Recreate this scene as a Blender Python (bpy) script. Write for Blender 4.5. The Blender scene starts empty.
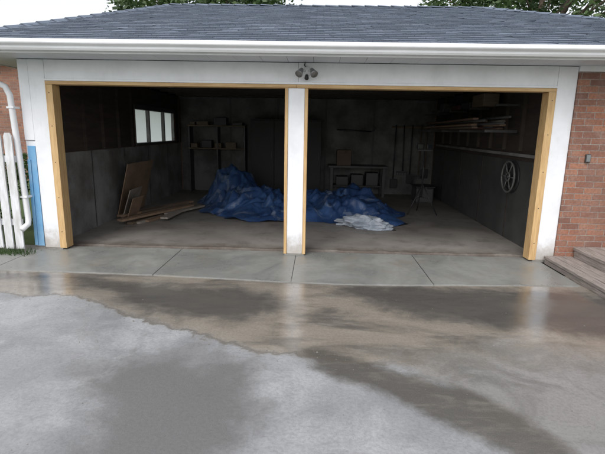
import bpy, bmesh, math, random
import numpy as np
from mathutils import Vector, Matrix, noise, Euler
random.seed(7)
R=math.radians
sc=bpy.context.scene
# ------------------------------------------------------------ helpers
def link(o,parent=None):
    sc.collection.objects.link(o)
    if parent: o.parent=parent
    return o
def empty(name,loc=(0,0,0)):
    e=bpy.data.objects.new(name,None); e.empty_display_size=.2
    sc.collection.objects.link(e); return e
def mesh(name,verts,faces,mat=None,parent=None,smooth=False,uvs=None):
    me=bpy.data.meshes.new(name); me.from_pydata([tuple(v) for v in verts],[],faces); me.update()
    if uvs:
        l=me.uv_layers.new(name='UVMap'); k=0
        for p in me.polygons:
            for li in p.loop_indices:
                l.data[li].uv=uvs[k]; k+=1
    o=bpy.data.objects.new(name,me)
    if mat: me.materials.append(mat)
    if smooth:
        for p in me.polygons: p.use_smooth=True
    return link(o,parent)
def box(name,x0,x1,y0,y1,z0,z1,mat,parent=None,bev=0.0,M=None):
    bm=bmesh.new(); bmesh.ops.create_cube(bm,size=1)
    for v in bm.verts:
        v.co=Vector(((x0+x1)/2+v.co.x*(x1-x0),(y0+y1)/2+v.co.y*(y1-y0),(z0+z1)/2+v.co.z*(z1-z0)))
    if bev>0: bmesh.ops.bevel(bm,geom=bm.edges[:],offset=bev,segments=2,affect='EDGES',profile=.5)
    if M is not None: bmesh.ops.transform(bm,matrix=M,verts=bm.verts)
    me=bpy.data.meshes.new(name); bm.to_mesh(me); bm.free()
    me.materials.append(mat)
    return link(bpy.data.objects.new(name,me),parent)
def lbox(name,size,loc,rot,mat,parent=None,bev=0.004):
    M=Matrix.Translation(loc)@Euler(rot).to_matrix().to_4x4()
    sx,sy,sz=size
    return box(name,-sx/2,sx/2,-sy/2,sy/2,-sz/2,sz/2,mat,parent,bev,M)
def tube(name,pts,rads,mat,parent=None,seg=10,cap=True):
    pts=[Vector(p) for p in pts]
    if not isinstance(rads,(list,tuple)): rads=[rads]*len(pts)
    V=[];F=[]
    up=Vector((0,0,1))
    t0=(pts[1]-pts[0]).normalized()
    n=t0.cross(up)
    if n.length<.1: n=t0.cross(Vector((1,0,0)))
    n.normalize()
    for i,p in enumerate(pts):
        if i==0: t=(pts[1]-pts[0])
        elif i==len(pts)-1: t=pts[-1]-pts[-2]
        else: t=(pts[i+1]-pts[i]).normalized()+(pts[i]-pts[i-1]).normalized()
        t.normalize(); n=(n-t*n.dot(t)).normalized(); b=t.cross(n)
        for k in range(seg):
            a=2*math.pi*k/seg
            V.append(p+(n*math.cos(a)+b*math.sin(a))*rads[i])
    for i in range(len(pts)-1):
        for k in range(seg):
            a=i*seg+k;b_=i*seg+(k+1)%seg
            F.append((a,b_,b_+seg,a+seg))
    if cap:
        F.append(tuple(range(seg))[::-1]); F.append(tuple((len(pts)-1)*seg+k for k in range(seg)))
    return mesh(name,V,F,mat,parent,smooth=True)
# ------------------------------------------------------------ materials
class NT:
    def __init__(s,name):
        s.m=bpy.data.materials.new(name); s.m.use_nodes=True
        s.t=s.m.node_tree; s.b=s.t.nodes['Principled BSDF']
    def n(s,typ,**kw):
        nd=s.t.nodes.new(typ)
        for k,v in kw.items():
            if k.startswith('_'): setattr(nd,k[1:],v)
            else: nd.inputs[k.replace('__',' ')].default_value=v
        return nd
    def l(s,a,b): s.t.links.new(a,b)
    def noise(s,vec,scale,detail=5,rough=.6,dist=0):
        nd=s.n('ShaderNodeTexNoise',Scale=scale,Detail=min(detail,6),Roughness=rough,Distortion=dist)
        if vec is not None: s.l(vec,nd.inputs['Vector'])
        return nd.outputs['Fac']
    def ramp(s,f,a,b,lo=0.,hi=1.,smooth=True):
        nd=s.t.nodes.new('ShaderNodeMapRange')
        if smooth: nd.interpolation_type='SMOOTHSTEP'
        nd.inputs[1].default_value=a; nd.inputs[2].default_value=b
        nd.inputs[3].default_value=lo; nd.inputs[4].default_value=hi
        s.l(f,nd.inputs[0]); return nd.outputs[0]
    def math(s,op,a,b=None):
        nd=s.t.nodes.new('ShaderNodeMath'); nd.operation=op
        for i,v in enumerate((a,b)):
            if v is None: continue
            if isinstance(v,(int,float)): nd.inputs[i].default_value=v
            else: s.l(v,nd.inputs[i])
        return nd.outputs[0]
    def mix(s,f,a,b,mode='MIX'):
        nd=s.t.nodes.new('ShaderNodeMix'); nd.data_type='RGBA'; nd.blend_type=mode
        for i,v in ((0,f),(6,a),(7,b)):
            if isinstance(v,(int,float)): nd.inputs[i].default_value=v
            elif isinstance(v,tuple): nd.inputs[i].default_value=(v[0],v[1],v[2],1)
            else: s.l(v,nd.inputs[i])
        return nd.outputs[2]
    def fmix(s,f,a,b):
        nd=s.t.nodes.new('ShaderNodeMix')
        for i,v in ((0,f),(2,a),(3,b)):
            if isinstance(v,(int,float)): nd.inputs[i].default_value=v
            else: s.l(v,nd.inputs[i])
        return nd.outputs[0]
    def obj(s): return s.t.nodes.new('ShaderNodeTexCoord').outputs['Object']
    def stretch(s,o,sc_):
        mp=s.n('ShaderNodeMapping'); mp.inputs['Scale'].default_value=sc_; s.l(o,mp.inputs[0]); return mp.outputs[0]
    def bump(s,h,strength=.3,dist=.01):
        nd=s.n('ShaderNodeBump',Strength=strength,Distance=dist); s.l(h,nd.inputs['Height'])
        s.l(nd.outputs[0],s.b.inputs['Normal']); return nd
    def col(s,c):
        if isinstance(c,tuple): s.b.inputs['Base Color'].default_value=(c[0],c[1],c[2],1)
        else: s.l(c,s.b.inputs['Base Color'])
    def rough(s,r):
        if isinstance(r,(int,float)): s.b.inputs['Roughness'].default_value=r
        else: s.l(r,s.b.inputs['Roughness'])
def simple(name,c,var=.25,rough=.6,scale=6,bump=.1,metal=0,c2=None,stretch=None,bscale=60):
    t=NT(name); o=t.obj()
    if stretch: o=t.stretch(o,stretch)
    f=t.ramp(t.noise(o,scale,6,.65),.3,.7)
    c2=c2 or tuple(v*(1-var) for v in c)
    t.col(t.mix(f,c,c2)); t.rough(rough); t.b.inputs['Metallic'].default_value=metal
    t.bump(t.noise(o,bscale,3,.6),bump,.004)
    return t.m
t=NT('white_paint'); o=t.obj()
sp=t.n('ShaderNodeSeparateXYZ'); t.l(o,sp.inputs[0])
c=t.mix(t.ramp(t.noise(o,2.5,6,.65),.35,.75),(.79,.80,.83),(.68,.69,.71))
c=t.mix(t.ramp(t.noise(t.stretch(o,(9,9,.8)),2.2,6,.7),.55,.8,0,.35),c,(.45,.44,.42))
dz=t.math('ADD',sp.outputs[2],t.math('MULTIPLY',t.noise(o,9,6,.7),-.5))
c=t.mix(t.ramp(dz,.12,-.22,0,.75),c,(.30,.26,.21))
t.col(c); t.rough(.45); t.bump(t.noise(o,50,4,.6),.08,.004); M_white=t.m
M_trimw=simple('white_aluminium',(.80,.81,.83),.06,.35,1.5,.02,c2=(.70,.71,.72))
M_soffit=simple('soffit_metal',(.62,.64,.69),.06,.4,1.5,.02)
M_wood=simple('new_pine',(.60,.41,.20),.2,.6,3,.15,c2=(.44,.27,.12),stretch=(14,14,1.2))
M_wood_h=simple('new_pine_h',(.60,.41,.20),.2,.6,3,.15,c2=(.44,.27,.12),stretch=(1.2,14,14))
M_oldwood=simple('old_lumber',(.15,.11,.075),.4,.75,4,.2,stretch=(1,10,10))
M_ply=simple('plywood',(.27,.18,.12),.3,.7,3,.1,stretch=(6,1,1))
M_pale=simple('pale_board',(.32,.28,.24),.3,.7,3,.1,stretch=(6,1,1))
M_pink=simple('hardboard',(.16,.10,.07),.25,.7,2,.1)
M_greystep=simple('weathered_step_wood',(.32,.275,.255),.35,.7,5,.3,c2=(.15,.13,.115),stretch=(12,1,12))
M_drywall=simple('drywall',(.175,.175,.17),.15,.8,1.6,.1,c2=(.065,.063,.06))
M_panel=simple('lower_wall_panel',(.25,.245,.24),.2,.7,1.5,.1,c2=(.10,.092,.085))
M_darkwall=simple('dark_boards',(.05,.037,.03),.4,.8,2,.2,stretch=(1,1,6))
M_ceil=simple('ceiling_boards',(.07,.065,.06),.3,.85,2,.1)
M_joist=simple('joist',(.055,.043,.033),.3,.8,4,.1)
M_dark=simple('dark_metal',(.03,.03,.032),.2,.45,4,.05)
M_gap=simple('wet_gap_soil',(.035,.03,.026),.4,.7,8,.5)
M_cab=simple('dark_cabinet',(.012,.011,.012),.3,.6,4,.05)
M_steel=simple('galvanised',(.35,.36,.37),.2,.4,5,.05,metal=.8)
M_steeld=simple('dull_steel',(.08,.08,.08),.3,.5,5,.05,metal=.4)
M_card=simple('cardboard',(.11,.075,.05),.2,.8,4,.1)
M_maroon=simple('maroon_plastic',(.07,.025,.02),.2,.5,4,.05)
M_bluebox=simple('blue_foam',(.13,.34,.58),.2,.5,4,.1,c2=(.24,.42,.60))
M_grey=simple('grey_board',(.07,.07,.068),.35,.6,3,.1)
M_fence=simple('fence_paint',(.70,.71,.74),.15,.6,3,.15,c2=(.46,.46,.45),stretch=(5,5,1))
M_bag=simple('white_plastic',(.42,.45,.50),.2,.35,6,.2,c2=(.22,.26,.31))
M_conc=simple('footing_concrete',(.22,.21,.19),.3,.8,8,.4)
M_sid=simple('wood_siding',(.26,.13,.075),.3,.75,1,.1)
M_nroof=simple('neighbour_roof',(.16,.08,.065),.3,.9,10,.3)
M_glassd=simple('dark_glass',(.02,.025,.03),.1,.08,1,.0)

# brick
t=NT('red_brick'); o=t.obj()
sep=t.n('ShaderNodeSeparateXYZ'); t.l(o,sep.inputs[0])
cmb=t.n('ShaderNodeCombineXYZ'); t.l(t.math('ADD',sep.outputs[0],sep.outputs[1]),cmb.inputs[0]); t.l(sep.outputs[2],cmb.inputs[1])
wob=t.n('ShaderNodeTexNoise',Scale=14.,Detail=3.); t.l(o,wob.inputs['Vector'])
vm=t.n('ShaderNodeVectorMath',_operation='SCALE',Scale=.009); t.l(wob.outputs['Color'],vm.inputs[0])
va=t.n('ShaderNodeVectorMath',_operation='ADD'); t.l(cmb.outputs[0],va.inputs[0]); t.l(vm.outputs[0],va.inputs[1])
br=t.n('ShaderNodeTexBrick',Scale=1.); br.inputs['Brick Width'].default_value=.215; br.inputs['Row Height'].default_value=.075
br.inputs['Mortar Size'].default_value=.0055; br.inputs['Mortar Smooth'].default_value=.3; br.inputs['Bias'].default_value=-.05
for k,v in (('Color1',(.36,.155,.09)),('Color2',(.17,.08,.06)),('Mortar',(.31,.27,.24))): br.inputs[k].default_value=v+(1,)
t.l(va.outputs[0],br.inputs['Vector'])
n1=t.ramp(t.noise(o,4.5,5,.7),.4,.7); n2=t.noise(o,40,5,.7)
c=t.mix(t.math('MULTIPLY',n1,.4),br.outputs['Color'],(.33,.24,.20))
c=t.mix(t.ramp(n2,.35,.7,.0,.5),c,(.10,.055,.045))
c=t.mix(t.ramp(t.noise(o,.8,4,.6),.45,.7,0,.4),c,(.14,.085,.065))
t.col(c); t.rough(.85)
t.bump(t.math('ADD',t.math('MULTIPLY',br.outputs['Fac'],-1.),t.math('MULTIPLY',n2,.35)),.8,.008)
M_brick=t.m
# shingles
t=NT('asphalt_shingles'); uv=t.t.nodes.new('ShaderNodeTexCoord').outputs['UV']; o=t.obj()
br=t.n('ShaderNodeTexBrick',Scale=1.); br.inputs['Brick Width'].default_value=.21; br.inputs['Row Height'].default_value=.14
br.inputs['Mortar Size'].default_value=.005; br.inputs['Mortar Smooth'].default_value=.2; br.inputs['Bias'].default_value=0.
br.inputs['Color1'].default_value=(.06,.083,.12,1); br.inputs['Color2'].default_value=(.155,.19,.25,1); br.inputs['Mortar'].default_value=(.02,.027,.04,1)
t.l(uv,br.inputs['Vector'])
g=t.noise(o,160,3,.8); c=t.mix(t.ramp(g,.4,.7,0,.45),br.outputs['Color'],(.22,.25,.31))
c=t.mix(t.ramp(t.noise(o,.9,5,.7),.3,.75,0,.35),c,(.06,.075,.10))
t.col(c); t.rough(.8); t.bump(g,.4,.004); M_shing=t.m
# apron concrete
t=NT('fresh_concrete'); o=t.obj()
f=t.ramp(t.noise(o,1.3,6,.65,.6),.32,.68); f2=t.noise(o,18,6,.7)
c=t.mix(f,(.172,.176,.168),(.235,.238,.226)); c=t.mix(t.ramp(f2,.4,.75,0,.4),c,(.125,.125,.118))
c=t.mix(t.ramp(t.noise(o,2.1,6,.7,.3),.48,.72,0,.6),c,(.215,.19,.155))
t.col(c); t.rough(t.fmix(f,.24,.5)); t.bump(t.noise(o,140,4,.7),.3,.002); M_apron=t.m
# garage slab
t=NT('dusty_slab'); o=t.obj()
f=t.ramp(t.noise(o,1.1,6,.65,.5),.3,.7)
c=t.mix(f,(.27,.25,.23),(.17,.155,.14)); c=t.mix(t.ramp(t.noise(o,3,6,.7),.48,.72,0,.65),c,(.09,.078,.068))
sp=t.n('ShaderNodeSeparateXYZ'); t.l(o,sp.inputs[0])
edge=t.math('ADD',sp.outputs[1],t.math('MULTIPLY',t.noise(o,2.3,6,.7),.7))
c=t.mix(t.ramp(edge,.90,.55,0,.85),c,(.07,.052,.04))
t.col(c); t.rough(.55); t.bump(t.noise(o,60,5,.7),.2,.003); M_slab=t.m
t=NT('lawn_grass'); o=t.obj()
c=t.mix(t.noise(o,3,6,.7),(.05,.09,.025),(.09,.13,.04)); t.col(c); t.rough(.9); t.bump(t.noise(o,60,6,.8),.8,.03); M_grass=t.m
def leafmat(name,c1,c2):
    t=NT(name); oi=t.t.nodes.new('ShaderNodeTexCoord').outputs['Object']
    c=t.mix(t.ramp(t.noise(oi,1.2,3,.6),.3,.7),c1,c2); t.col(c); t.rough(.55)
    tr=t.n('ShaderNodeBsdfTranslucent'); t.l(c,tr.inputs[0])
    mx=t.n('ShaderNodeMixShader'); mx.inputs[0].default_value=.3
    t.l(t.b.outputs[0],mx.inputs[1]); t.l(tr.outputs[0],mx.inputs[2])
    t.l(mx.outputs[0],t.t.nodes['Material Output'].inputs[0]); return t.m
M_leaf=leafmat('leaves',(.035,.075,.025),(.08,.13,.04))
M_bark=simple('bark',(.12,.09,.07),.3,.9,6,.5)
t=NT('frosted_pane'); t.col((.75,.8,.8)); tr=t.n('ShaderNodeBsdfTranslucent'); tr.inputs[0].default_value=(.9,.93,.93,1)
mx=t.n('ShaderNodeMixShader'); mx.inputs[0].default_value=.92
t.l(t.b.outputs[0],mx.inputs[1]); t.l(tr.outputs[0],mx.inputs[2]); t.l(mx.outputs[0],t.t.nodes['Material Output'].inputs[0]); M_pane=t.m
t=NT('blue_tarp'); o=t.obj()
c=t.mix(t.ramp(t.noise(o,2.2,5,.6),.4,.65),(.024,.056,.15),(.045,.10,.24))
c=t.mix(t.ramp(t.noise(o,3.0,5,.7,.8),.56,.62,0,.6),c,(.19,.23,.30))
t.col(c); t.rough(.34); t.bump(t.noise(o,35,5,.6),.5,.01); M_tarp=t.m

# ------------------------------------------------------------ driveway with damp / silt / painted reflection fields (world-space)
def sdf(px,py,poly):
    d=np.full(px.shape,1e9); inside=np.zeros(px.shape,bool); n=len(poly)
    for i in range(n):
        ax,ay=poly[i]; bx,by=poly[(i+1)%n]
        ex,ey=bx-ax,by-ay; wx,wy=px-ax,py-ay
        tt=np.clip((wx*ex+wy*ey)/(ex*ex+ey*ey+1e-9),0,1)
        d=np.minimum(d,np.hypot(wx-ex*tt,wy-ey*tt))
        cond=((ay>py)!=(by>py))
        xs=(bx-ax)*(py-ay)/((by-ay) if by!=ay else 1e-9)+ax
        inside^=(cond&(px<xs))
    return np.where(inside,d,-d)
WET_REFL=[[(-1.9,-1.35),(-1.1,-1.25),(-.15,-1.35),(-.05,-1.9),(-.5,-2.15),(-1.2,-1.95)],  # first and last: dark garage-opening reflections painted in; middle: damp strip
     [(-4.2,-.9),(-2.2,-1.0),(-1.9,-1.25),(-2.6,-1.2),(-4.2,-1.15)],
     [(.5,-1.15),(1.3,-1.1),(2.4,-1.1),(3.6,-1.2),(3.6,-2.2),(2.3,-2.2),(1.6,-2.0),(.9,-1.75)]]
MUD=[[(-5.2,-.3),(5.6,-.3),(5.6,-2.7),(2.6,-2.5),(1.9,-2.45),(1.35,-2.6),(.9,-2.72),(.39,-2.74),(-.12,-2.60),(-.6,-2.4),(-1.13,-2.11),(-2.03,-1.66),(-2.81,-1.58),(-5.2,-1.5)]]
STREAK=[[(.0,-2.50),(.35,-2.52),(.75,-2.80),(1.05,-2.94),(1.36,-3.15),(1.6,-3.5),(1.8,-4.2),(1.4,-4.4),(1.27,-3.64),(.97,-3.36),(.63,-3.08),(.3,-2.84)]]
STAIN=[[(-1.3,-2.9),(-.71,-2.6),(-.2,-2.85),(-.03,-3.24),(-.1,-4.2),(-1.1,-4.3),(-.95,-3.39)],
       [(1.25,-2.98),(1.66,-2.98),(2.0,-3.41),(1.5,-3.52)]]
RIGHT=[[(.85,-2.5),(1.4,-2.2),(5.2,-2.2),(5.2,-9),(1.9,-9),(1.55,-3.9),(1.2,-3.1)]]
dx=.035
xs=np.arange(-4.6,5.21,dx); ys=np.arange(-9,-.55,dx)
GX,GY=np.meshgrid(xs,ys); nx,ny=len(xs),len(ys)
idx=np.arange(nx*ny).reshape(ny,nx)
fa=np.stack([idx[:-1,:-1],idx[:-1,1:],idx[1:,1:],idx[1:,:-1]],-1).reshape(-1,4)
zz=np.zeros(nx*ny)
me=bpy.data.meshes.new('driveway')
me.from_pydata(np.stack([GX.ravel(),GY.ravel(),zz],-1).tolist(),[],fa.tolist())
for nm,polys in (('wet',WET_REFL),('mud',MUD),('streak',STREAK),('stain',STAIN),('rightz',RIGHT)):
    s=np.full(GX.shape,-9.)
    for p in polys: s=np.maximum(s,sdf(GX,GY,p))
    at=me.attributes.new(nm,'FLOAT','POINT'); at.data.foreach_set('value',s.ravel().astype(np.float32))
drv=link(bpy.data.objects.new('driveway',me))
t=NT('wet_driveway'); o=t.obj()
def attr(nm): 
    a=t.n('ShaderNodeAttribute'); a.attribute_name=nm; return a.outputs['Fac']
nA=t.math('SUBTRACT',t.noise(o,2.0,6,.6,.4),.5); nB=t.math('SUBTRACT',t.noise(o,6.5,6,.7,.2),.5)
nn=t.math('ADD',t.math('MULTIPLY',nA,.65),t.math('MULTIPLY',nB,.35))
def mask(nm,soft,amp,off=0):
    s=t.math('ADD',attr(nm),t.math('MULTIPLY',nn,amp)); return t.ramp(s,-soft+off,soft+off)
spx=t.n('ShaderNodeSeparateXYZ'); t.l(o,spx.inputs[0])
rightness=t.ramp(spx.outputs[0],.5,1.3)
mw_refl=mask('wet',.18,1.1); mm_h=mask('mud',.06,.6); mm_s=mask('mud',.30,1.4,-.05); mm=t.fmix(rightness,mm_h,mm_s)
ms=mask('streak',.06,.32); mst=mask('stain',.25,1.1); mr=mask('rightz',.2,.8)
mdist=t.math('ADD',attr('mud'),t.math('MULTIPLY',nn,.6))
mline=t.math('MULTIPLY',t.ramp(t.math('ABSOLUTE',mdist),.0,.035,1,0),t.math('MULTIPLY',t.math('SUBTRACT',1.,rightness),.6))
fine=t.noise(o,45,5,.75); agg=t.noise(o,170,3,.7); blot=t.ramp(t.noise(o,1.1,6,.6,.5),.35,.65)
base=t.mix(blot,(.24,.246,.256),(.355,.362,.372))
base=t.mix(t.ramp(t.noise(o,3.3,6,.7,.6),.42,.7,0,.5),base,(.18,.182,.187))
c=t.mix(mst,base,(.14,.139,.139))
c=t.mix(t.math('MULTIPLY',mr,.85),c,t.mix(t.ramp(t.noise(o,1.9,6,.65,.6),.4,.62),(.13,.125,.118),(.235,.23,.223)))
so_=t.stretch(o,(.55,1.5,1))
s1=t.ramp(t.noise(so_,1.7,6,.62,.5),.36,.58); s2=t.ramp(t.noise(so_,5.5,6,.7,.3),.45,.7)
mudc=t.mix(s1,(.105,.095,.083),(.24,.212,.176))
mudc=t.mix(t.math('MULTIPLY',s2,.45),mudc,(.31,.285,.25))
mudc=t.mix(t.ramp(mdist,.0,.30,.5,0),mudc,(.27,.245,.21))
c=t.mix(mm,c,mudc)
c=t.mix(t.math('MULTIPLY',mw_refl,.85),c,(.064,.060,.056))  # dark reflections of the openings painted into the colour, along with damp
c=t.mix(t.math('MULTIPLY',ms,.9),c,t.mix(s2,(.075,.069,.060),(.14,.126,.106)))
c=t.mix(mline,c,(.10,.086,.068))
c=t.mix(t.ramp(fine,.35,.7,.0,.35),c,(.085,.083,.08))
c=t.mix(t.ramp(agg,.55,.75,.0,.28),c,(.42,.41,.40))
t.col(c)
puddle=t.ramp(t.noise(o,1.5,5,.55,.3),.38,.58)
wetall=t.math('MAXIMUM',t.math('MAXIMUM',mm,ms),t.math('MULTIPLY',mw_refl,1.))
dampr=t.math('MULTIPLY',t.math('MAXIMUM',mr,t.ramp(t.noise(o,.9,5,.6,.3),.42,.62)),.6)
wetn=t.math('MAXIMUM',t.math('MULTIPLY',wetall,t.fmix(puddle,.64,.98)),dampr)
t.rough(t.fmix(wetn,.45,.10))
t.l(t.fmix(wetn,.5,.68),t.b.inputs['Specular IOR Level'])
bs=t.n('ShaderNodeBump',Distance=.003); t.l(t.math('ADD',t.math('MULTIPLY',agg,.6),t.math('MULTIPLY',fine,1.)),bs.inputs['Height'])
t.l(t.fmix(wetn,.8,.10),bs.inputs['Strength']); t.l(bs.outputs[0],t.b.inputs['Normal'])
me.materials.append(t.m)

mesh('ground',[(-300,-300,-.05),(300,-300,-.05),(300,300,-.05),(-300,300,-.05)],[(0,1,2,3)],M_grass)
mesh('road',[(-60,-16,-.02),(60,-16,-.02),(60,-9.02,-.02),(-60,-9.02,-.02)],[(0,1,2,3)],simple('asphalt',(.06,.06,.062),.3,.8,3,.3))
# pebbles / grit washed along the silt edge
V=[];F=[]
rp=random.Random(5)
edge_pts=[(-2.81,-1.58),(-2.03,-1.66),(-1.13,-2.11),(-.6,-2.4),(-.12,-2.6),(.39,-2.74),(.9,-2.72)]
for k in range(300):
    if rp.random()<.55:
        i=rp.randrange(len(edge_pts)-1);f=rp.random();a,b=edge_pts[i],edge_pts[i+1]
        x=a[0]+(b[0]-a[0])*f+rp.gauss(0,.10);y=a[1]+(b[1]-a[1])*f+rp.gauss(0,.10)
    else: x=rp.uniform(-3.3,3.0);y=rp.uniform(-4.0,-1.1)
    s=rp.uniform(.002,.0055)*(2 if rp.random()<.05 else 1);o_=len(V)
    for dx_,dy_,dz_ in ((-1,0,.2),(0,-1,.2),(1,0,.2),(0,1,.2),(0,0,1)):
        V.append((x+dx_*s*rp.uniform(.7,1.2),y+dy_*s*rp.uniform(.7,1.2),.0005+dz_*s*.9))
    F+=[(o_,o_+1,o_+4),(o_+1,o_+2,o_+4),(o_+2,o_+3,o_+4),(o_+3,o_,o_+4)]
mesh('gravel',V,F,simple('pebble',(.20,.185,.165),.5,.6,40,.1))
ap=empty('concrete_apron')
js=[-4.2,-3.38,-1.52,.02,1.55,3.15]
for i in range(len(js)-1):
    x0,x1=js[i]+.004,js[i+1]-.004
    N=20; V=[];F=[]
    for k in range(N+1):
        x=x0+(x1-x0)*k/N
        yb=-.93-.16*math.exp(-((x-.6)/1.6)**2)+.02*noise.noise(Vector((x*2.1,0,3)))+.012*noise.noise(Vector((x*9,0,3)))
        V+= [(x,yb,-.02),(x,yb+.004,.006),(x,yb+.014,.010),(x,.165,.012),(x,.17,-.03)]
    for k in range(N):
        for q in range(4):
            a=k*5+q; F.append((a,a+5,a+6,a+1))
    mesh('slab_%d'%i,V,F,M_apron,ap)
mesh('joint_bed',[(-4.2,-.9,.003),(3.15,-.9,.003),(3.15,.1,.003),(-4.2,.1,.003)],[(0,1,2,3)],M_dark,ap)
# ------------------------------------------------------------ house
H=empty('house_with_garage')
L,Rr,BK=-3.40,3.30,6.2
V=[];F=[];N=90
for k in range(N+1):
    x=L+.1+(Rr-.05-L-.1)*k/N
    ye=.275+.045*noise.noise(Vector((x*1.6,5,0)))+.025*noise.noise(Vector((x*8,5,0)))
    V+=[(x,ye-.012,-.035),(x,ye-.004,-.002),(x,ye+.014,.012),(x,BK,.012)]
for k in range(N):
    for q in range(3):
        a=k*4+q; F.append((a,a+4,a+5,a+1))
mesh('garage_floor',V,F,M_slab,H)
box('threshold_gap_bed',L+.1,Rr-.05,.171,.36,-.045,-.028,M_gap,H)
box('left_corner_post',-3.29,-3.09,0,.16,.03,2.39,M_white,H,.004)
box('left_upper_board',-3.42,-3.293,.004,.16,1.42,2.39,M_white,H,.004)
box('left_lower_board',-3.42,-3.293,.02,.15,.03,1.415,M_white,H,.004)
box('centre_post',-.10,.10,0,.16,.03,2.098,M_white,H,.004)
box('centre_post_footing',-.13,.13,-.01,.165,0,.028,M_conc,H,.004)
box('right_post',3.09,3.315,0,.16,.03,2.39,M_white,H,.004)
box('right_post_footing',3.05,3.32,-.015,.165,0,.028,M_conc,H,.004)
box('left_post_footing',-3.43,-3.05,-.015,.165,0,.028,M_conc,H,.004)
xsn=[-3.088,.02,3.088]
for i in range(2):
    box('header_board_%d'%i,xsn[i]+.0015,xsn[i+1]-.0015,0,.14,2.142,2.39,M_white,H,.002)
box('header_lower_lip',-3.088,3.088,-.014,-.002,2.142,2.168,M_white,H,.003)
for nm,a,b in (('left',-3.088,-3.0),('right',3.0,3.088)):
    box('pine_jamb_'+nm,a,b,-.012,.155,.03,2.098,M_wood,H,.003)
for nm,a,b in (('centre_left',-.14,-.102),('centre_right',.102,.14)):
    box('pine_jamb_'+nm,a,b,-.012,.155,.03,2.098,M_wood,H,.003)
box('pine_head_left',-3.088,.0,-.012,.155,2.1,2.14,M_wood_h,H,.003)
box('pine_head_right',.002,3.088,-.012,.155,2.1,2.14,M_wood_h,H,.003)
for x in (-3.045,3.045):
    for z in (.25,.7,1.15,1.6,2.0): tube('nail_head',[(x,-.011,z),(x,-.0145,z)],.006,M_steeld,H,8)
box('brick_wall_front',3.318,6.3,-.02,.2,-.04,2.33,M_brick,H)
box('brick_top_trim',3.318,6.32,-.03,.2,2.332,2.395,M_white,H,.003)
box('brick_wall_side',6.1,6.3,.2,BK+.1,-.04,2.39,M_brick,H)
box('brick_wall_back',-3.42,6.1,BK,BK+.12,-.04,2.39,M_brick,H)
wy0,wy1,wz0,wz1=3.25,5.75,1.25,2.0
box('left_wall_low',L-.02,L+.1,.16,BK,-.04,wz0,M_sid,H)
box('left_wall_top',L-.02,L+.1,.16,BK,wz1,2.39,M_sid,H)
box('left_wall_a',L-.02,L+.1,.16,wy0,wz0,wz1,M_sid,H)
box('left_wall_b',L-.02,L+.1,wy1,BK,wz0,wz1,M_sid,H)
xi=L+.102
box('left_lining_low',xi,xi+.012,.17,BK-.02,.012,1.235,M_panel,H)
for k,y in enumerate((1.4,2.62,3.84,5.06)): box('panel_batten_%d'%k,xi+.0125,xi+.02,y,y+.02,.02,1.235,M_grey,H)
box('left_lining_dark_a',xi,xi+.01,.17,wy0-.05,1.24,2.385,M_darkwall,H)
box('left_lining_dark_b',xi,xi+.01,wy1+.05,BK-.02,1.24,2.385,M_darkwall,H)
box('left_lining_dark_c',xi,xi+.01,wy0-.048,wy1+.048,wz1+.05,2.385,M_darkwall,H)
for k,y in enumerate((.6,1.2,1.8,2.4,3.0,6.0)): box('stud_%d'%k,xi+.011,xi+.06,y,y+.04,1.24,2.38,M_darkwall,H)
for k,(a,b) in enumerate(((wy0,wy0+.05),(4.02,4.08),(4.97,5.03),(wy1-.05,wy1))):
    box('window_mullion_%d'%k,xi-.08,xi+.0,a,b,wz0+.05,wz1-.05,M_panel,H,.004)
box('window_sill',xi-.09,xi+.04,wy0-.04,wy1+.04,wz0-.0,wz0+.048,M_grey,H,.004)
box('window_head',xi-.08,xi+.03,wy0-.04,wy1+.04,wz1-.048,wz1+.045,M_grey,H,.004)
box('window_pane',xi-.075,xi-.070,wy0+.03,wy1-.03,wz0+.04,wz1-.04,M_pane,H)
xr=3.25
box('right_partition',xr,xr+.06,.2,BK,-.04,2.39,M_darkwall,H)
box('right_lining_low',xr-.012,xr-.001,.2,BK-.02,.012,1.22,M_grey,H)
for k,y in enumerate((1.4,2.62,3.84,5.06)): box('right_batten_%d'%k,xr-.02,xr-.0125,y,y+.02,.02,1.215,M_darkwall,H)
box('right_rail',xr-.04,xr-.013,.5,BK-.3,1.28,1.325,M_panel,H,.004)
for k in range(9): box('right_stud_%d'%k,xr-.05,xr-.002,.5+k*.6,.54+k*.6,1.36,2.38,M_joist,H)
box('back_lining',L+.13,xr-.02,BK-.014,BK-.002,.012,2.385,M_drywall,H)
for k,x in enumerate((-2.0,-.78,.44,1.66)): box('back_seam_%d'%k,x,x+.05,BK-.018,BK-.0145,.02,2.38,M_grey,H)
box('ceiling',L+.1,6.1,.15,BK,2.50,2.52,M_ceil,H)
for k in range(10): box('ceiling_joist_%d'%k,L+.12,xr-.01,.5+k*.6,.54+k*.6,2.392,2.498,M_joist,H)
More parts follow.
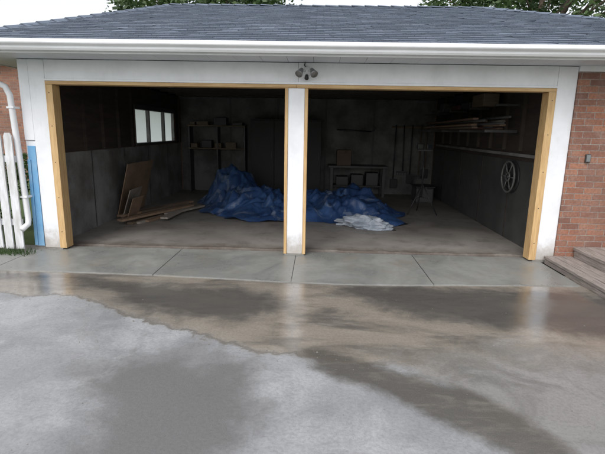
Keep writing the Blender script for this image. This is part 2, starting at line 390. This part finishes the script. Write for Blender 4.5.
# roof
ze=2.50
A=Vector((-4.05,-.56,ze));B=Vector((6.8,-.56,ze));C=Vector((6.8,6.76,ze));D=Vector((-4.05,6.76,ze))
zr=3.78
R1=Vector((-2.45,3.1,zr));R2=Vector((3.15,3.1,zr))
def slope(name,p0,p1,q0,q1,n=28):
    V=[];F=[];U=[]
    ax=(p1-p0).normalized()
    up=Vector((0,0,1))
    for i in range(n):
        a0=p0.lerp(q0,i/n);a1=p1.lerp(q1,i/n);b0=p0.lerp(q0,(i+1)/n);b1=p1.lerp(q1,(i+1)/n)
        m=max(1,int((a1-a0).length/.21))
        for k in range(m):
            s0,s1=k/m,(k+1)/m
            lf=.013+.008*random.random()
            P0=a0.lerp(a1,s0)+up*lf;P1=a0.lerp(a1,s1)+up*lf;Q1=b0.lerp(b1,s1)+up*.001;Q0=b0.lerp(b1,s0)+up*.001
            W0=a0.lerp(a1,s0)-up*.002;W1=a0.lerp(a1,s1)-up*.002
            o=len(V);V+=[W0,W1,P1,P0,Q1,Q0]
            F+=[(o,o+1,o+2,o+3),(o+3,o+2,o+4,o+5)]
            v0=i*.14
            for P,v in ((W0,v0+.001),(W1,v0+.001),(P1,v0+.006),(P0,v0+.006),(P0,v0+.004),(P1,v0+.004),(Q1,v0+.136),(Q0,v0+.136)):
                U.append((P.dot(ax),v))
    return mesh(name,V,F,M_shing,H,uvs=U)
slope('roof_front',A,B,R1,R2);slope('roof_right',B,C,R2,R2+Vector((0,.001,0)))
slope('roof_back',C,D,R2,R1);slope('roof_left',D,A,R1+Vector((0,.001,0)),R1)
def cap(name,p,q,n):
    d=(q-p); side=d.cross(Vector((0,0,1))).normalized()*.13
    V=[];F=[];U=[]
    for i in range(n):
        a=p.lerp(q,i/n);b=p.lerp(q,(i+1)/n)
        l=.035;h=.02
        o=len(V)
        V+=[a-side+Vector((0,0,h-.035)),a+Vector((0,0,l)),a+side+Vector((0,0,h-.035)),b-side+Vector((0,0,-.025)),b+Vector((0,0,.022)),b+side+Vector((0,0,-.025))]
        F+=[(o,o+1,o+4,o+3),(o+1,o+2,o+5,o+4),(o,o+2,o+1)]
        c=i*.28
        U+=[(0,c),(.1,c),(.1,c+.1),(0,c+.1)]*2+[(0,c),(0,c),(0,c)]
    mesh(name,V,F,M_shing,H,uvs=U)
cap('ridge_cap',R1,R2,24);cap('hip_cap_a',A,R1,18);cap('hip_cap_b',B,R2,22);cap('hip_cap_c',C,R2,22);cap('hip_cap_d',D,R1,18)
mesh('roof_deck_underside',[A-Vector((0,0,.03)),B-Vector((0,0,.03)),C-Vector((0,0,.03)),D-Vector((0,0,.03))],[(0,3,2,1)],M_ceil,H)
k=0;x=-4.0
while x<6.7:
    x1=min(x+.3,6.75)
    box('soffit_panel_%d'%k,x+.002,x1-.002,-.50,-.001,2.396,2.405,M_soffit,H); k+=1;x=x1
box('soffit_left',-4.0,-3.43,.002,6.7,2.396,2.405,M_soffit,H);box('soffit_right',6.33,6.75,.002,6.7,2.396,2.405,M_soffit,H)
box('soffit_back',-3.42,6.32,6.33,6.7,2.396,2.405,M_soffit,H)
box('fascia_front',-4.02,6.77,-.52,-.502,2.385,2.49,M_trimw,H,.002)
box('fascia_left',-4.02,-4.002,-.50,6.72,2.385,2.49,M_trimw,H,.002);box('fascia_right',6.752,6.77,-.50,6.72,2.385,2.49,M_trimw,H,.002)
box('fascia_back',-4.0,6.75,6.702,6.72,2.385,2.49,M_trimw,H,.002)
prof=[(-.522,2.50),(-.522,2.405),(-.585,2.405),(-.600,2.425),(-.605,2.445),(-.635,2.468),(-.640,2.478),(-.640,2.512),(-.632,2.516),(-.625,2.510),(-.625,2.48),(-.59,2.44),(-.58,2.415),(-.53,2.415),(-.53,2.50)]
V=[];F=[]
xe=[-4.06+.68*i for i in range(17)]
for x in xe:
    w_=.003*noise.noise(Vector((x*1.3,2,0))); V+=[(x,y+w_,z+w_) for y,z in prof]
n=len(prof)
for i in range(len(xe)-1):
    for j in range(n):
        F.append((i*n+j,i*n+(j+1)%n,(i+1)*n+(j+1)%n,(i+1)*n+j))
F.append(tuple(range(n)));F.append(tuple((len(xe)-1)*n+j for j in range(n))[::-1])
mesh('gutter',V,F,M_trimw,H)
ds=[(-3.98,-.58,2.42),(-3.98,-.57,2.30),(-3.93,-.5,2.22),(-3.64,-.17,2.12),(-3.53,-.10,2.06),(-3.49,-.085,1.96),(-3.455,-.085,1.2),(-3.43,-.085,.42),(-3.43,-.10,.36),(-3.45,-.2,.31)]
tube('downspout',ds,.036,M_trimw,H,12)
for z,xx in ((.7,-3.437),(1.8,-3.482)): box('downspout_strap',xx-.045,xx+.045,-.125,.0,z,z+.025,M_trimw,H,.002)
box('outlet_box',3.515,3.575,-.05,-.022,1.28,1.38,M_steeld,H,.006);box('outlet_cover',3.522,3.568,-.056,-.0505,1.29,1.37,M_steel,H,.002)

# ------------------------------------------------------------ garage floodlight
FL=empty('garage_floodlight')
cx,zc=.12,2.29
tube('round_base',[(cx,.002,zc),(cx,-.03,zc)],.055,M_trimw,FL,18)
for s in (-1,1):
    tube('arm_%d'%s,[(cx+s*.02,-.03,zc),(cx+s*.05,-.07,zc+.01),(cx+s*.065,-.10,zc+.0)],.011,M_trimw,FL,8)
    p=Vector((cx+s*.06,-.09,zc+.01)); d=Vector((s*.35,-.7,-.65)).normalized()
    tube('lamp_head_%d'%s,[p-d*.01,p+d*.015,p+d*.04,p+d*.08,p+d*.09],[.02,.028,.032,.045,.046],M_steel,FL,16)
    tube('lamp_lens_%d'%s,[p+d*.089,p+d*.092],.041,M_panel,FL,16)
tube('motion_sensor',[(cx,-.04,zc-.05),(cx,-.08,zc-.085)],[.02,.026],M_dark,FL,12)
tube('cable',[(cx-.01,-.01,zc+.05),(cx-.03,-.015,zc+.07),(cx-.02,-.02,2.395)],.006,M_dark,FL,6)

# ------------------------------------------------------------ interior objects
def th(x,y):
    g=lambda a,b,sx,sy,h,e=3:h*math.exp(-((((x-a)/sx)**2+((y-b)/sy)**2))**(e/2))
    h=max(g(-1.55,4.3,.55,.6,.74,3),g(-1.0,3.5,.85,.75,.42,4),g(-.45,2.85,.9,.6,.28,3),g(.15,3.4,.9,.6,.40,3),g(.85,2.9,.8,.65,.36,3),g(1.05,3.7,.6,.6,.44,4),g(1.35,2.4,.45,.4,.16,3))
    return h
V=[];F=[];nxx,nyy=250,170;x0,x1,y0,y1=-2.55,2.2,1.7,5.2
hh={}
for j in range(nyy):
    for i in range(nxx):
        x=x0+(x1-x0)*i/(nxx-1);y=y0+(y1-y0)*j/(nyy-1)
        wx=x+.22*noise.noise(Vector((x*1.7,y*1.7,1)));wy=y+.22*noise.noise(Vector((x*1.7,y*1.7,9)))
        h=th(wx,wy)
        a1=wx*.9+wy*.5+.5*noise.noise(Vector((wx*.9,wy*.9,2))); 
        f1=1-abs(2*((a1*2.6)%1)-1); f1=f1**1.5
        a2=-wx*.6+wy*1.0+.7*noise.noise(Vector((wx*1.3,wy*1.3,6)))
        f2=1-abs(2*((a2*3.3)%1)-1)
        d,_=noise.voronoi(Vector((wx*3.6,wy*3.6,h*2.0)))
        r=noise.ridged_multi_fractal(Vector((wx*2.0,wy*2.0,h*1.5)),.9,2.1,4,1,2)
        wgt=min(1,h*4)
        m1=.5+.5*noise.noise(Vector((wx*.8,wy*.8,20)))
        e=h+wgt*(.15*(f1-.4)*m1+.12*(f2-.5)*(1-m1)+.12*(d[1]-d[0]-.25)+.07*(r-1.2))+.05*noise.noise(Vector((x*3,y*3,0)))
        hh[i,j]=(e,h)
        V.append((x+.04*noise.noise(Vector((x*6,y*6,5))),y+.04*noise.noise(Vector((x*6,y*6,7))),max(e,.016)))
for j in range(nyy-1):
    for i in range(nxx-1):
        q=[(i,j),(i+1,j),(i+1,j+1),(i,j+1)]
        if max(hh[a][0] for a in q)>.02 and max(hh[a][1] for a in q)>.03:
            F.append(tuple(b*nxx+a for a,b in q))
mesh('blue_tarp_pile',V,F,M_tarp,None,smooth=True)
bm=bmesh.new();bmesh.ops.create_icosphere(bm,subdivisions=6,radius=1)
for v in bm.verts:
    c0=v.co.copy();d,_=noise.voronoi(c0*1.8);n_=noise.noise(c0*1.1);d2,_=noise.voronoi(c0*4.)
    f=1+.5*(d[1]-d[0]-.2)+.4*n_+.15*(d2[1]-d2[0])
    v.co=Vector((c0.x*.42*f+1.12,c0.y*.20*f+1.85-.15*c0.x,max(.016,.06+c0.z*.15*f)))
for f in bm.faces:f.smooth=True
me=bpy.data.meshes.new('plastic_bag');bm.to_mesh(me);me.materials.append(M_bag);link(bpy.data.objects.new('plastic_bag',me))
PS=empty('leaning_plywood_sheets')
lbox('sheet_1',(.015,1.25,.98),(-3.14,2.75,.50),(0,R(14),0),M_ply,PS)
lbox('sheet_2',(.015,.62,.55),(-3.03,2.25,.28),(0,R(18),R(3)),M_pale,PS)
lbox('sheet_3',(.012,.38,.42),(-2.90,2.05,.22),(0,R(20),R(-6)),M_ply,PS)
LS=empty('lumber_stack')
for k in range(9):
    ln=random.uniform(1.1,2.1)
    lbox('board_%d'%k,(.09+.06*random.random(),ln,.035),(-2.52+random.uniform(-.22,.3),2.5+random.uniform(-.35,.5),.032+.036*(k//3)),(R(random.uniform(-.4,.4)),0,R(-14+random.uniform(-14,12))),random.choice([M_oldwood,M_ply,M_oldwood,M_pale]),LS,.003)
CB=empty('storage_cabinet')
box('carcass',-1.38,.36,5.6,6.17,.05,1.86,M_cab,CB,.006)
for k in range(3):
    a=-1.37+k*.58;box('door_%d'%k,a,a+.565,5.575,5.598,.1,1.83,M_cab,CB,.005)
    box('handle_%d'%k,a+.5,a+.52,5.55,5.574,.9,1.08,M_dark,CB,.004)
rr=random.Random(3)
SH=empty('wall_shelf')
box('shelf_board',-3.0,-1.55,5.8,6.18,1.66,1.69,M_oldwood,SH,.003);box('shelf_board_low',-3.0,-1.55,5.8,6.18,1.1,1.13,M_oldwood,SH,.003)
for x in (-2.98,-2.27,-1.58):box('bracket_%s'%x,x,x+.03,5.82,6.17,.02,1.655,M_steeld,SH,.002)
for z in (1.132,1.692):
    a=-2.94
    while a<-1.75:
        w=rr.uniform(.12,.34);box('stored_item',a,a+w,5.85,5.85+rr.uniform(.15,.3),z,z+rr.uniform(.05,.2),rr.choice([M_card,M_grey,M_grey,M_dark,M_oldwood]),SH,.008);a+=w+rr.uniform(.03,.2)
WB=empty('workbench')
box('top',.55,2.0,5.5,6.15,.72,.77,M_grey,WB,.004)
for x in (.6,1.88):
    for y in (5.55,6.05):box('leg',x,x+.07,y,y+.07,.012,.719,M_grey,WB,.003)
box('lower_shelf',.68,1.87,5.6,6.1,.25,.28,M_grey,WB,.003)
box('cardboard_box',.75,1.1,5.6,5.95,.772,1.15,M_card,WB,.006);box('box_flap',.75,.95,5.48,5.598,1.08,1.15,M_card,WB,.003)
for k in range(3): box('stored_bin_%d'%k,.75+k*.37,1.05+k*.37,5.62,6.0,.282,.5+.05*k,M_dark,WB,.01)
HT=empty('hanging_level_tool')
tube('bar',[(.75,6.16,1.64),(1.2,6.16,1.62),(1.62,6.16,1.6)],.02,M_dark,HT,8);tube('hook_end',[(1.6,6.16,1.6),(1.7,6.15,1.63),(1.72,6.14,1.70),(1.66,6.14,1.74)],.016,M_dark,HT,8)
for x in (.95,1.5):tube('peg_%s'%x,[(x,6.19,1.66),(x,6.13,1.66)],.01,M_steeld,HT,6)
# garden tools hanging on the back wall, right of the bench
GT=empty('hanging_garden_tools')
box('tool_rail',2.15,3.1,6.14,6.18,1.70,1.75,M_oldwood,GT,.003)
for k,x in enumerate((2.25,2.45,2.66,2.88,3.02)):
    lz=rr.uniform(.35,.7);tube('handle_%d'%k,[(x,6.12,1.78),(x+rr.uniform(-.03,.03),6.10,lz)],.014,rr.choice([M_oldwood,M_dark]),GT,8)
    if k%2==0: lbox('blade_%d'%k,(.18,.02,.24),(x,6.10,lz-.1),(R(5),0,0),M_dark,GT,.008)
    else:
        box('rake_head_%d'%k,x-.14,x+.14,6.08,6.11,lz-.03,lz,M_dark,GT,.003)
        for q in range(7): tube('tine_%d_%d'%(k,q),[(x-.13+q*.043,6.095,lz-.03),(x-.13+q*.043,6.07,lz-.11)],.004,M_dark,GT,6)
RK=empty('storage_rack')
for y in (1.2,2.4,3.6,4.8,5.6):
    box('arm_%s'%y,2.72,3.19,y,y+.04,1.62,1.66,M_steeld,RK,.003);box('arm_up_%s'%y,2.85,3.19,y,y+.04,2.0,2.03,M_steeld,RK,.003)
for k in range(16):
    if k%3==2:
        yy=3.4+random.uniform(-.6,.5);l_=random.uniform(1.2,2.2)
        tube('stored_pipe_%d'%k,[(2.78+.115*(k%4),yy-l_,1.71+.045*(k//4)),(2.80+.115*(k%4),yy+l_*.9,1.70+.043*(k//4))],.02,random.choice([M_steeld,M_pale,M_dark]),RK,8)
    else: lbox('stored_plank_%d'%k,(.09,random.uniform(2.2,4.2),.03),(2.78+.115*(k%4),3.4+random.uniform(-.6,.5),1.685+.043*(k//4)),(R(random.uniform(-.6,.6)),0,R(random.uniform(-2,2))),random.choice([M_oldwood,M_ply,M_pink,M_maroon]),RK,.003)
a=1.9
while a<5.3:
    w=rr.uniform(.25,.6);box('rack_box',2.9,3.15,a,a+w,2.032,2.032+rr.uniform(.06,.2),rr.choice([M_dark,M_oldwood,M_maroon,M_grey]),RK,.008);a+=w+.12
# low clutter by the right wall
SB=empty('storage_tote')
box('body',2.55,2.95,4.7,5.25,.014,.36,M_grey,SB,.03);box('lid',2.53,2.97,4.68,5.27,.362,.40,M_dark,SB,.012)
for k in (0,1): box('clip_%d'%k,2.70+.05*k,2.73+.05*k,4.665,4.679,.30,.39,M_steeld,SB,.002)
HR=empty('hose_reel')
def ring(name,c,r,rad,mat,par,seg=32):
    V=[];F=[];m=8
    for i in range(seg):
        a=2*math.pi*i/seg
        for k in range(m):
            b=2*math.pi*k/m; q=r+rad*math.cos(b)
            V.append((c[0]+rad*math.sin(b),c[1]+q*math.cos(a),c[2]+q*math.sin(a)))
    for i in range(seg):
        for k in range(m):
            F.append((i*m+k,((i+1)%seg)*m+k,((i+1)%seg)*m+(k+1)%m,i*m+(k+1)%m))
    mesh(name,V,F,mat,par,smooth=True)
yc=1.28
hc=(3.16,yc,.97)
M_reel=simple('reel_plastic',(.14,.14,.135),.3,.5,5,.05)
ring('outer_rim',hc,.23,.014,M_reel,HR);ring('back_rim',(3.225,yc,.97),.23,.012,M_dark,HR);ring('hub_ring',hc,.06,.012,M_reel,HR)
for k in range(6):
    a=k*math.pi/3;tube('spoke_%d'%k,[(hc[0],hc[1]+.06*math.cos(a),hc[2]+.06*math.sin(a)),(hc[0],hc[1]+.23*math.cos(a),hc[2]+.23*math.sin(a))],.009,M_reel,HR,6)
tube('axle',[(3.238,yc,.97),(3.14,yc,.97)],.03,M_dark,HR,12)
for k in range(2): ring('hose_coil_%d'%k,(3.18+.022*k,yc,.97),.15+.01*k,.012,M_dark,HR)
TP=empty('work_light_tripod')
bx,by=2.35,3.3
tube('mast',[(bx,by,.35),(bx,by,1.25)],.014,M_dark,TP,8)
for k in range(3):
    a=R(90+120*k);tube('leg_%d'%k,[(bx,by,.62),(bx+.33*math.cos(a),by+.33*math.sin(a),.02)],.011,M_dark,TP,8)
    tube('brace_%d'%k,[(bx,by,.36),(bx+.17*math.cos(a),by+.17*math.sin(a),.32)],.007,M_dark,TP,6)
box('crossbar',bx-.13,bx+.13,by-.015,by+.015,1.25,1.28,M_dark,TP,.003)
for s in (-1,1):
    box('lamp_%d'%s,bx+s*.09-.06,bx+s*.09+.06,by-.06,by+.03,1.285,1.39,M_dark,TP,.012)
    box('lamp_glass_%d'%s,bx+s*.09-.045,bx+s*.09+.045,by-.066,by-.061,1.30,1.375,M_glassd,TP,.002)
for i,(x) in enumerate((-1.9,1.6)):
    T=empty('garage_door_track')
    for s in (-.6,.6): tube('overhead_rail_%s'%s,[(x+s,.5,2.33),(x+s,3.2,2.35)],.018,M_steeld,T,6)
    for y in (1.2,3.0): box('cross_bar_%s'%y,x-.9,x+.9,y,y+.03,2.352,2.38,M_steeld,T,.002)
FB=empty('blue_foam_board')
lbox('board',(.10,.012,1.30),(-3.350,.008,.70),(0,R(.3),0),M_bluebox,FB,.003)
lbox('board_back',(.04,.010,1.12),(-3.395,-.008,.62),(0,R(.8),0),M_bluebox,FB,.003)
# ------------------------------------------------------------ fence
FN=empty('picket_fence')
x=-3.47;k=0
while x>-6.6:
    w=.10;rx=R(random.uniform(-.9,.9))
    V=[(-w/2,0,0),(w/2,0,0),(w/2,0,1.42),(w/2-.02,0,1.46),(-w/2+.02,0,1.46),(-w/2,0,1.42)]
    V=V+[(a,.02,c) for a,_,c in V]
    M=Matrix.Translation((x-w/2,-.17,.05+random.uniform(-.012,.012)))@Matrix.Rotation(rx,4,'Y')
    V=[M@Vector(v) for v in V]
    mesh('picket_%d'%k,V,[(0,1,2,3,4,5),(11,10,9,8,7,6)]+[(i,i+6,(i+1)%6+6,(i+1)%6) for i in range(6)],M_fence,FN)
    x-=.134;k+=1
for z in (.35,1.15): box('rail_%s'%z,-6.6,-3.48,-.147,-.11,z,z+.08,M_fence,FN,.003)
for xx in (-5.1,-6.6): box('post_%s'%xx,xx-.045,xx+.045,-.10,-.01,-.05,1.45,M_fence,FN,.004)
V=[];F=[]
for k in range(1000):
    x=random.uniform(-4.6,-3.28);y=random.gauss(-.25,.06)
    if x>-3.45 and random.random()<.6: continue
    h=random.uniform(.02,.11);a=random.uniform(0,6.28);w=.006
    lx,ly=random.uniform(-.04,.04),random.uniform(-.04,.04)
    o=len(V);V+=[(x-w*math.cos(a),y-w*math.sin(a),.0),(x+w*math.cos(a),y+w*math.sin(a),.0),(x+lx,y+ly,h)];F.append((o,o+1,o+2))
mesh('weeds',V,F,M_leaf)
V=[];F=[]
for k in range(7000):
    c0=Vector((random.uniform(-6.4,-3.75),random.uniform(.7,1.7),random.uniform(.0,1.15)))
    if noise.noise(c0*1.6)<-.12: continue
    u=Vector((random.gauss(0,1),random.gauss(0,1),random.gauss(0,.7))).normalized();w_=u.cross(Vector((random.gauss(0,1),random.gauss(0,1),random.gauss(0,1)))).normalized()
    s=random.uniform(.025,.05);o=len(V);V+=[c0-u*s,c0+w_*s*.5,c0+u*s,c0-w_*s*.5];F.append((o,o+1,o+2,o+3))
mesh('shrub',V,F,M_leaf)
# ------------------------------------------------------------ steps
ST=empty('wooden_steps')
def deck(x0,x1,y0,y1,z0,z1,n,tag):
    wv=(x1-x0)/n
    for k in range(n): box('tread_%s_%d'%(tag,k),x0+k*wv+.003,x0+(k+1)*wv-.003,y0-random.uniform(0,.01),y1,z1-.035,z1+random.uniform(-.002,.002),M_greystep,ST,.004)
    box('side_%s'%tag,x0+.015,x0+.05,y0+.02,y1-.01,z0,z1-.038,M_greystep,ST,.003)
    box('end_%s'%tag,x0+.052,x1-.01,y0+.02,y0+.055,z0,z1-.038,M_greystep,ST,.003)
deck(3.17,3.52,-1.75,-.04,0,.10,3,'a')
deck(3.52,5.2,-1.7,-.045,0,.22,11,'b')
# ------------------------------------------------------------ neighbour house
NH=empty('neighbour_house')
box('walls',-16,-8.45,8,16,-.05,3.5,M_brick,NH)
mesh('roof',[(-8.1,7.7,3.4),(-8.1,16.3,3.4),(-12.2,16.3,5.3),(-12.2,7.7,5.3),(-16.4,7.7,3.4),(-16.4,16.3,3.4)],[(0,1,2,3),(3,2,5,4),(0,3,4)],M_nroof,NH)
box('window_frame',-10.9,-9.5,7.95,7.995,1.0,2.3,M_trimw,NH,.005);box('window_glass',-10.82,-9.58,7.94,7.949,1.08,2.22,M_glassd,NH)
box('door',-12.4,-11.5,7.95,7.995,0,2.05,M_cab,NH,.005)
# ------------------------------------------------------------ trees
def tree(x,y,hgt,cr,nclump,seed):
    r=random.Random(seed);T=empty('maple_tree')
    tube('trunk',[(x,y,-.1),(x+.1,y,hgt*.25),(x-.05,y+.1,hgt*.5),(x,y,hgt*.85)],[.28,.22,.16,.05],M_bark,T,10)
    V=[];F=[]
    for i in range(nclump):
        while True:
            p=Vector((r.uniform(-1,1),r.uniform(-1,1),r.uniform(-1,1)))
            if .35<p.length<1: break
        zc=hgt*.64
        k=1+.25*noise.noise(p*1.7+Vector((seed,0,0)))
        c=Vector((x+p.x*cr*k,y+p.y*cr*k,zc+p.z*hgt*.36*k))
        if i%9==0:
            s=Vector((x,y,hgt*r.uniform(.25,.55)));m=(s+c)/2+Vector((0,0,.3))
            tube('limb_%d'%i,[s,m,c],[.07,.045,.015],M_bark,T,6)
        cs=r.uniform(.35,.75)
        for _ in range(70):
            q=c+Vector((r.gauss(0,cs*.5),r.gauss(0,cs*.5),r.gauss(0,cs*.38)))
            u=Vector((r.gauss(0,1),r.gauss(0,1),r.gauss(0,.6))).normalized();w=u.cross(Vector((r.gauss(0,1),r.gauss(0,1),r.gauss(0,1)))).normalized()
            s=r.uniform(.06,.12);o=len(V)
            V+=[q-u*s,q+w*s*.55,q+u*s,q-w*s*.55];F.append((o,o+1,o+2,o+3))
    mesh('foliage',V,F,M_leaf,T)
tree(-4.0,13.5,9.5,3.9,380,3)
tree(8.6,13.0,9.5,5.0,460,8)

# ------------------------------------------------------------ light
el,az=R(52),R(205)
w=bpy.data.worlds.new("World");sc.world=w;w.use_nodes=True;nt=w.node_tree
sky=nt.nodes.new('ShaderNodeTexSky');sky.sky_type='NISHITA';sky.sun_disc=False;sky.sun_elevation=el;sky.sun_rotation=az
sky.dust_density=3;sky.air_density=1.0;sky.ozone_density=1
hs=nt.nodes.new('ShaderNodeHueSaturation');hs.inputs['Saturation'].default_value=.22;hs.inputs['Value'].default_value=1.85
nt.links.new(sky.outputs[0],hs.inputs['Color']);nt.links.new(hs.outputs[0],nt.nodes['Background'].inputs[0])
nt.nodes['Background'].inputs[1].default_value=.148
sd=bpy.data.lights.new('sun','SUN');sd.energy=1.0;sd.angle=R(30);sd.color=(1,.97,.93)
so=link(bpy.data.objects.new('sun',sd))
dirv=Vector((math.sin(az)*math.cos(el),math.cos(az)*math.cos(el),math.sin(el)))
so.rotation_euler=dirv.to_track_quat('Z','Y').to_euler();so.location=(0,-5,12)
# ------------------------------------------------------------ camera
cd=bpy.data.cameras.new('camera');cam=link(bpy.data.objects.new('camera',cd));cd.sensor_width=36;cd.lens=27.0
cd.clip_start=.05;cd.clip_end=1000
M=Matrix.Translation((.27,-5.7,1.6))@Matrix.Rotation(R(1.7),4,'Z')@Matrix.Rotation(R(78),4,'X')@Matrix.Rotation(R(1.03),4,'Z')
cam.matrix_world=M
sc.camera=cam
sc.view_settings.view_transform='Standard';sc.view_settings.look='None';sc.view_settings.exposure=0
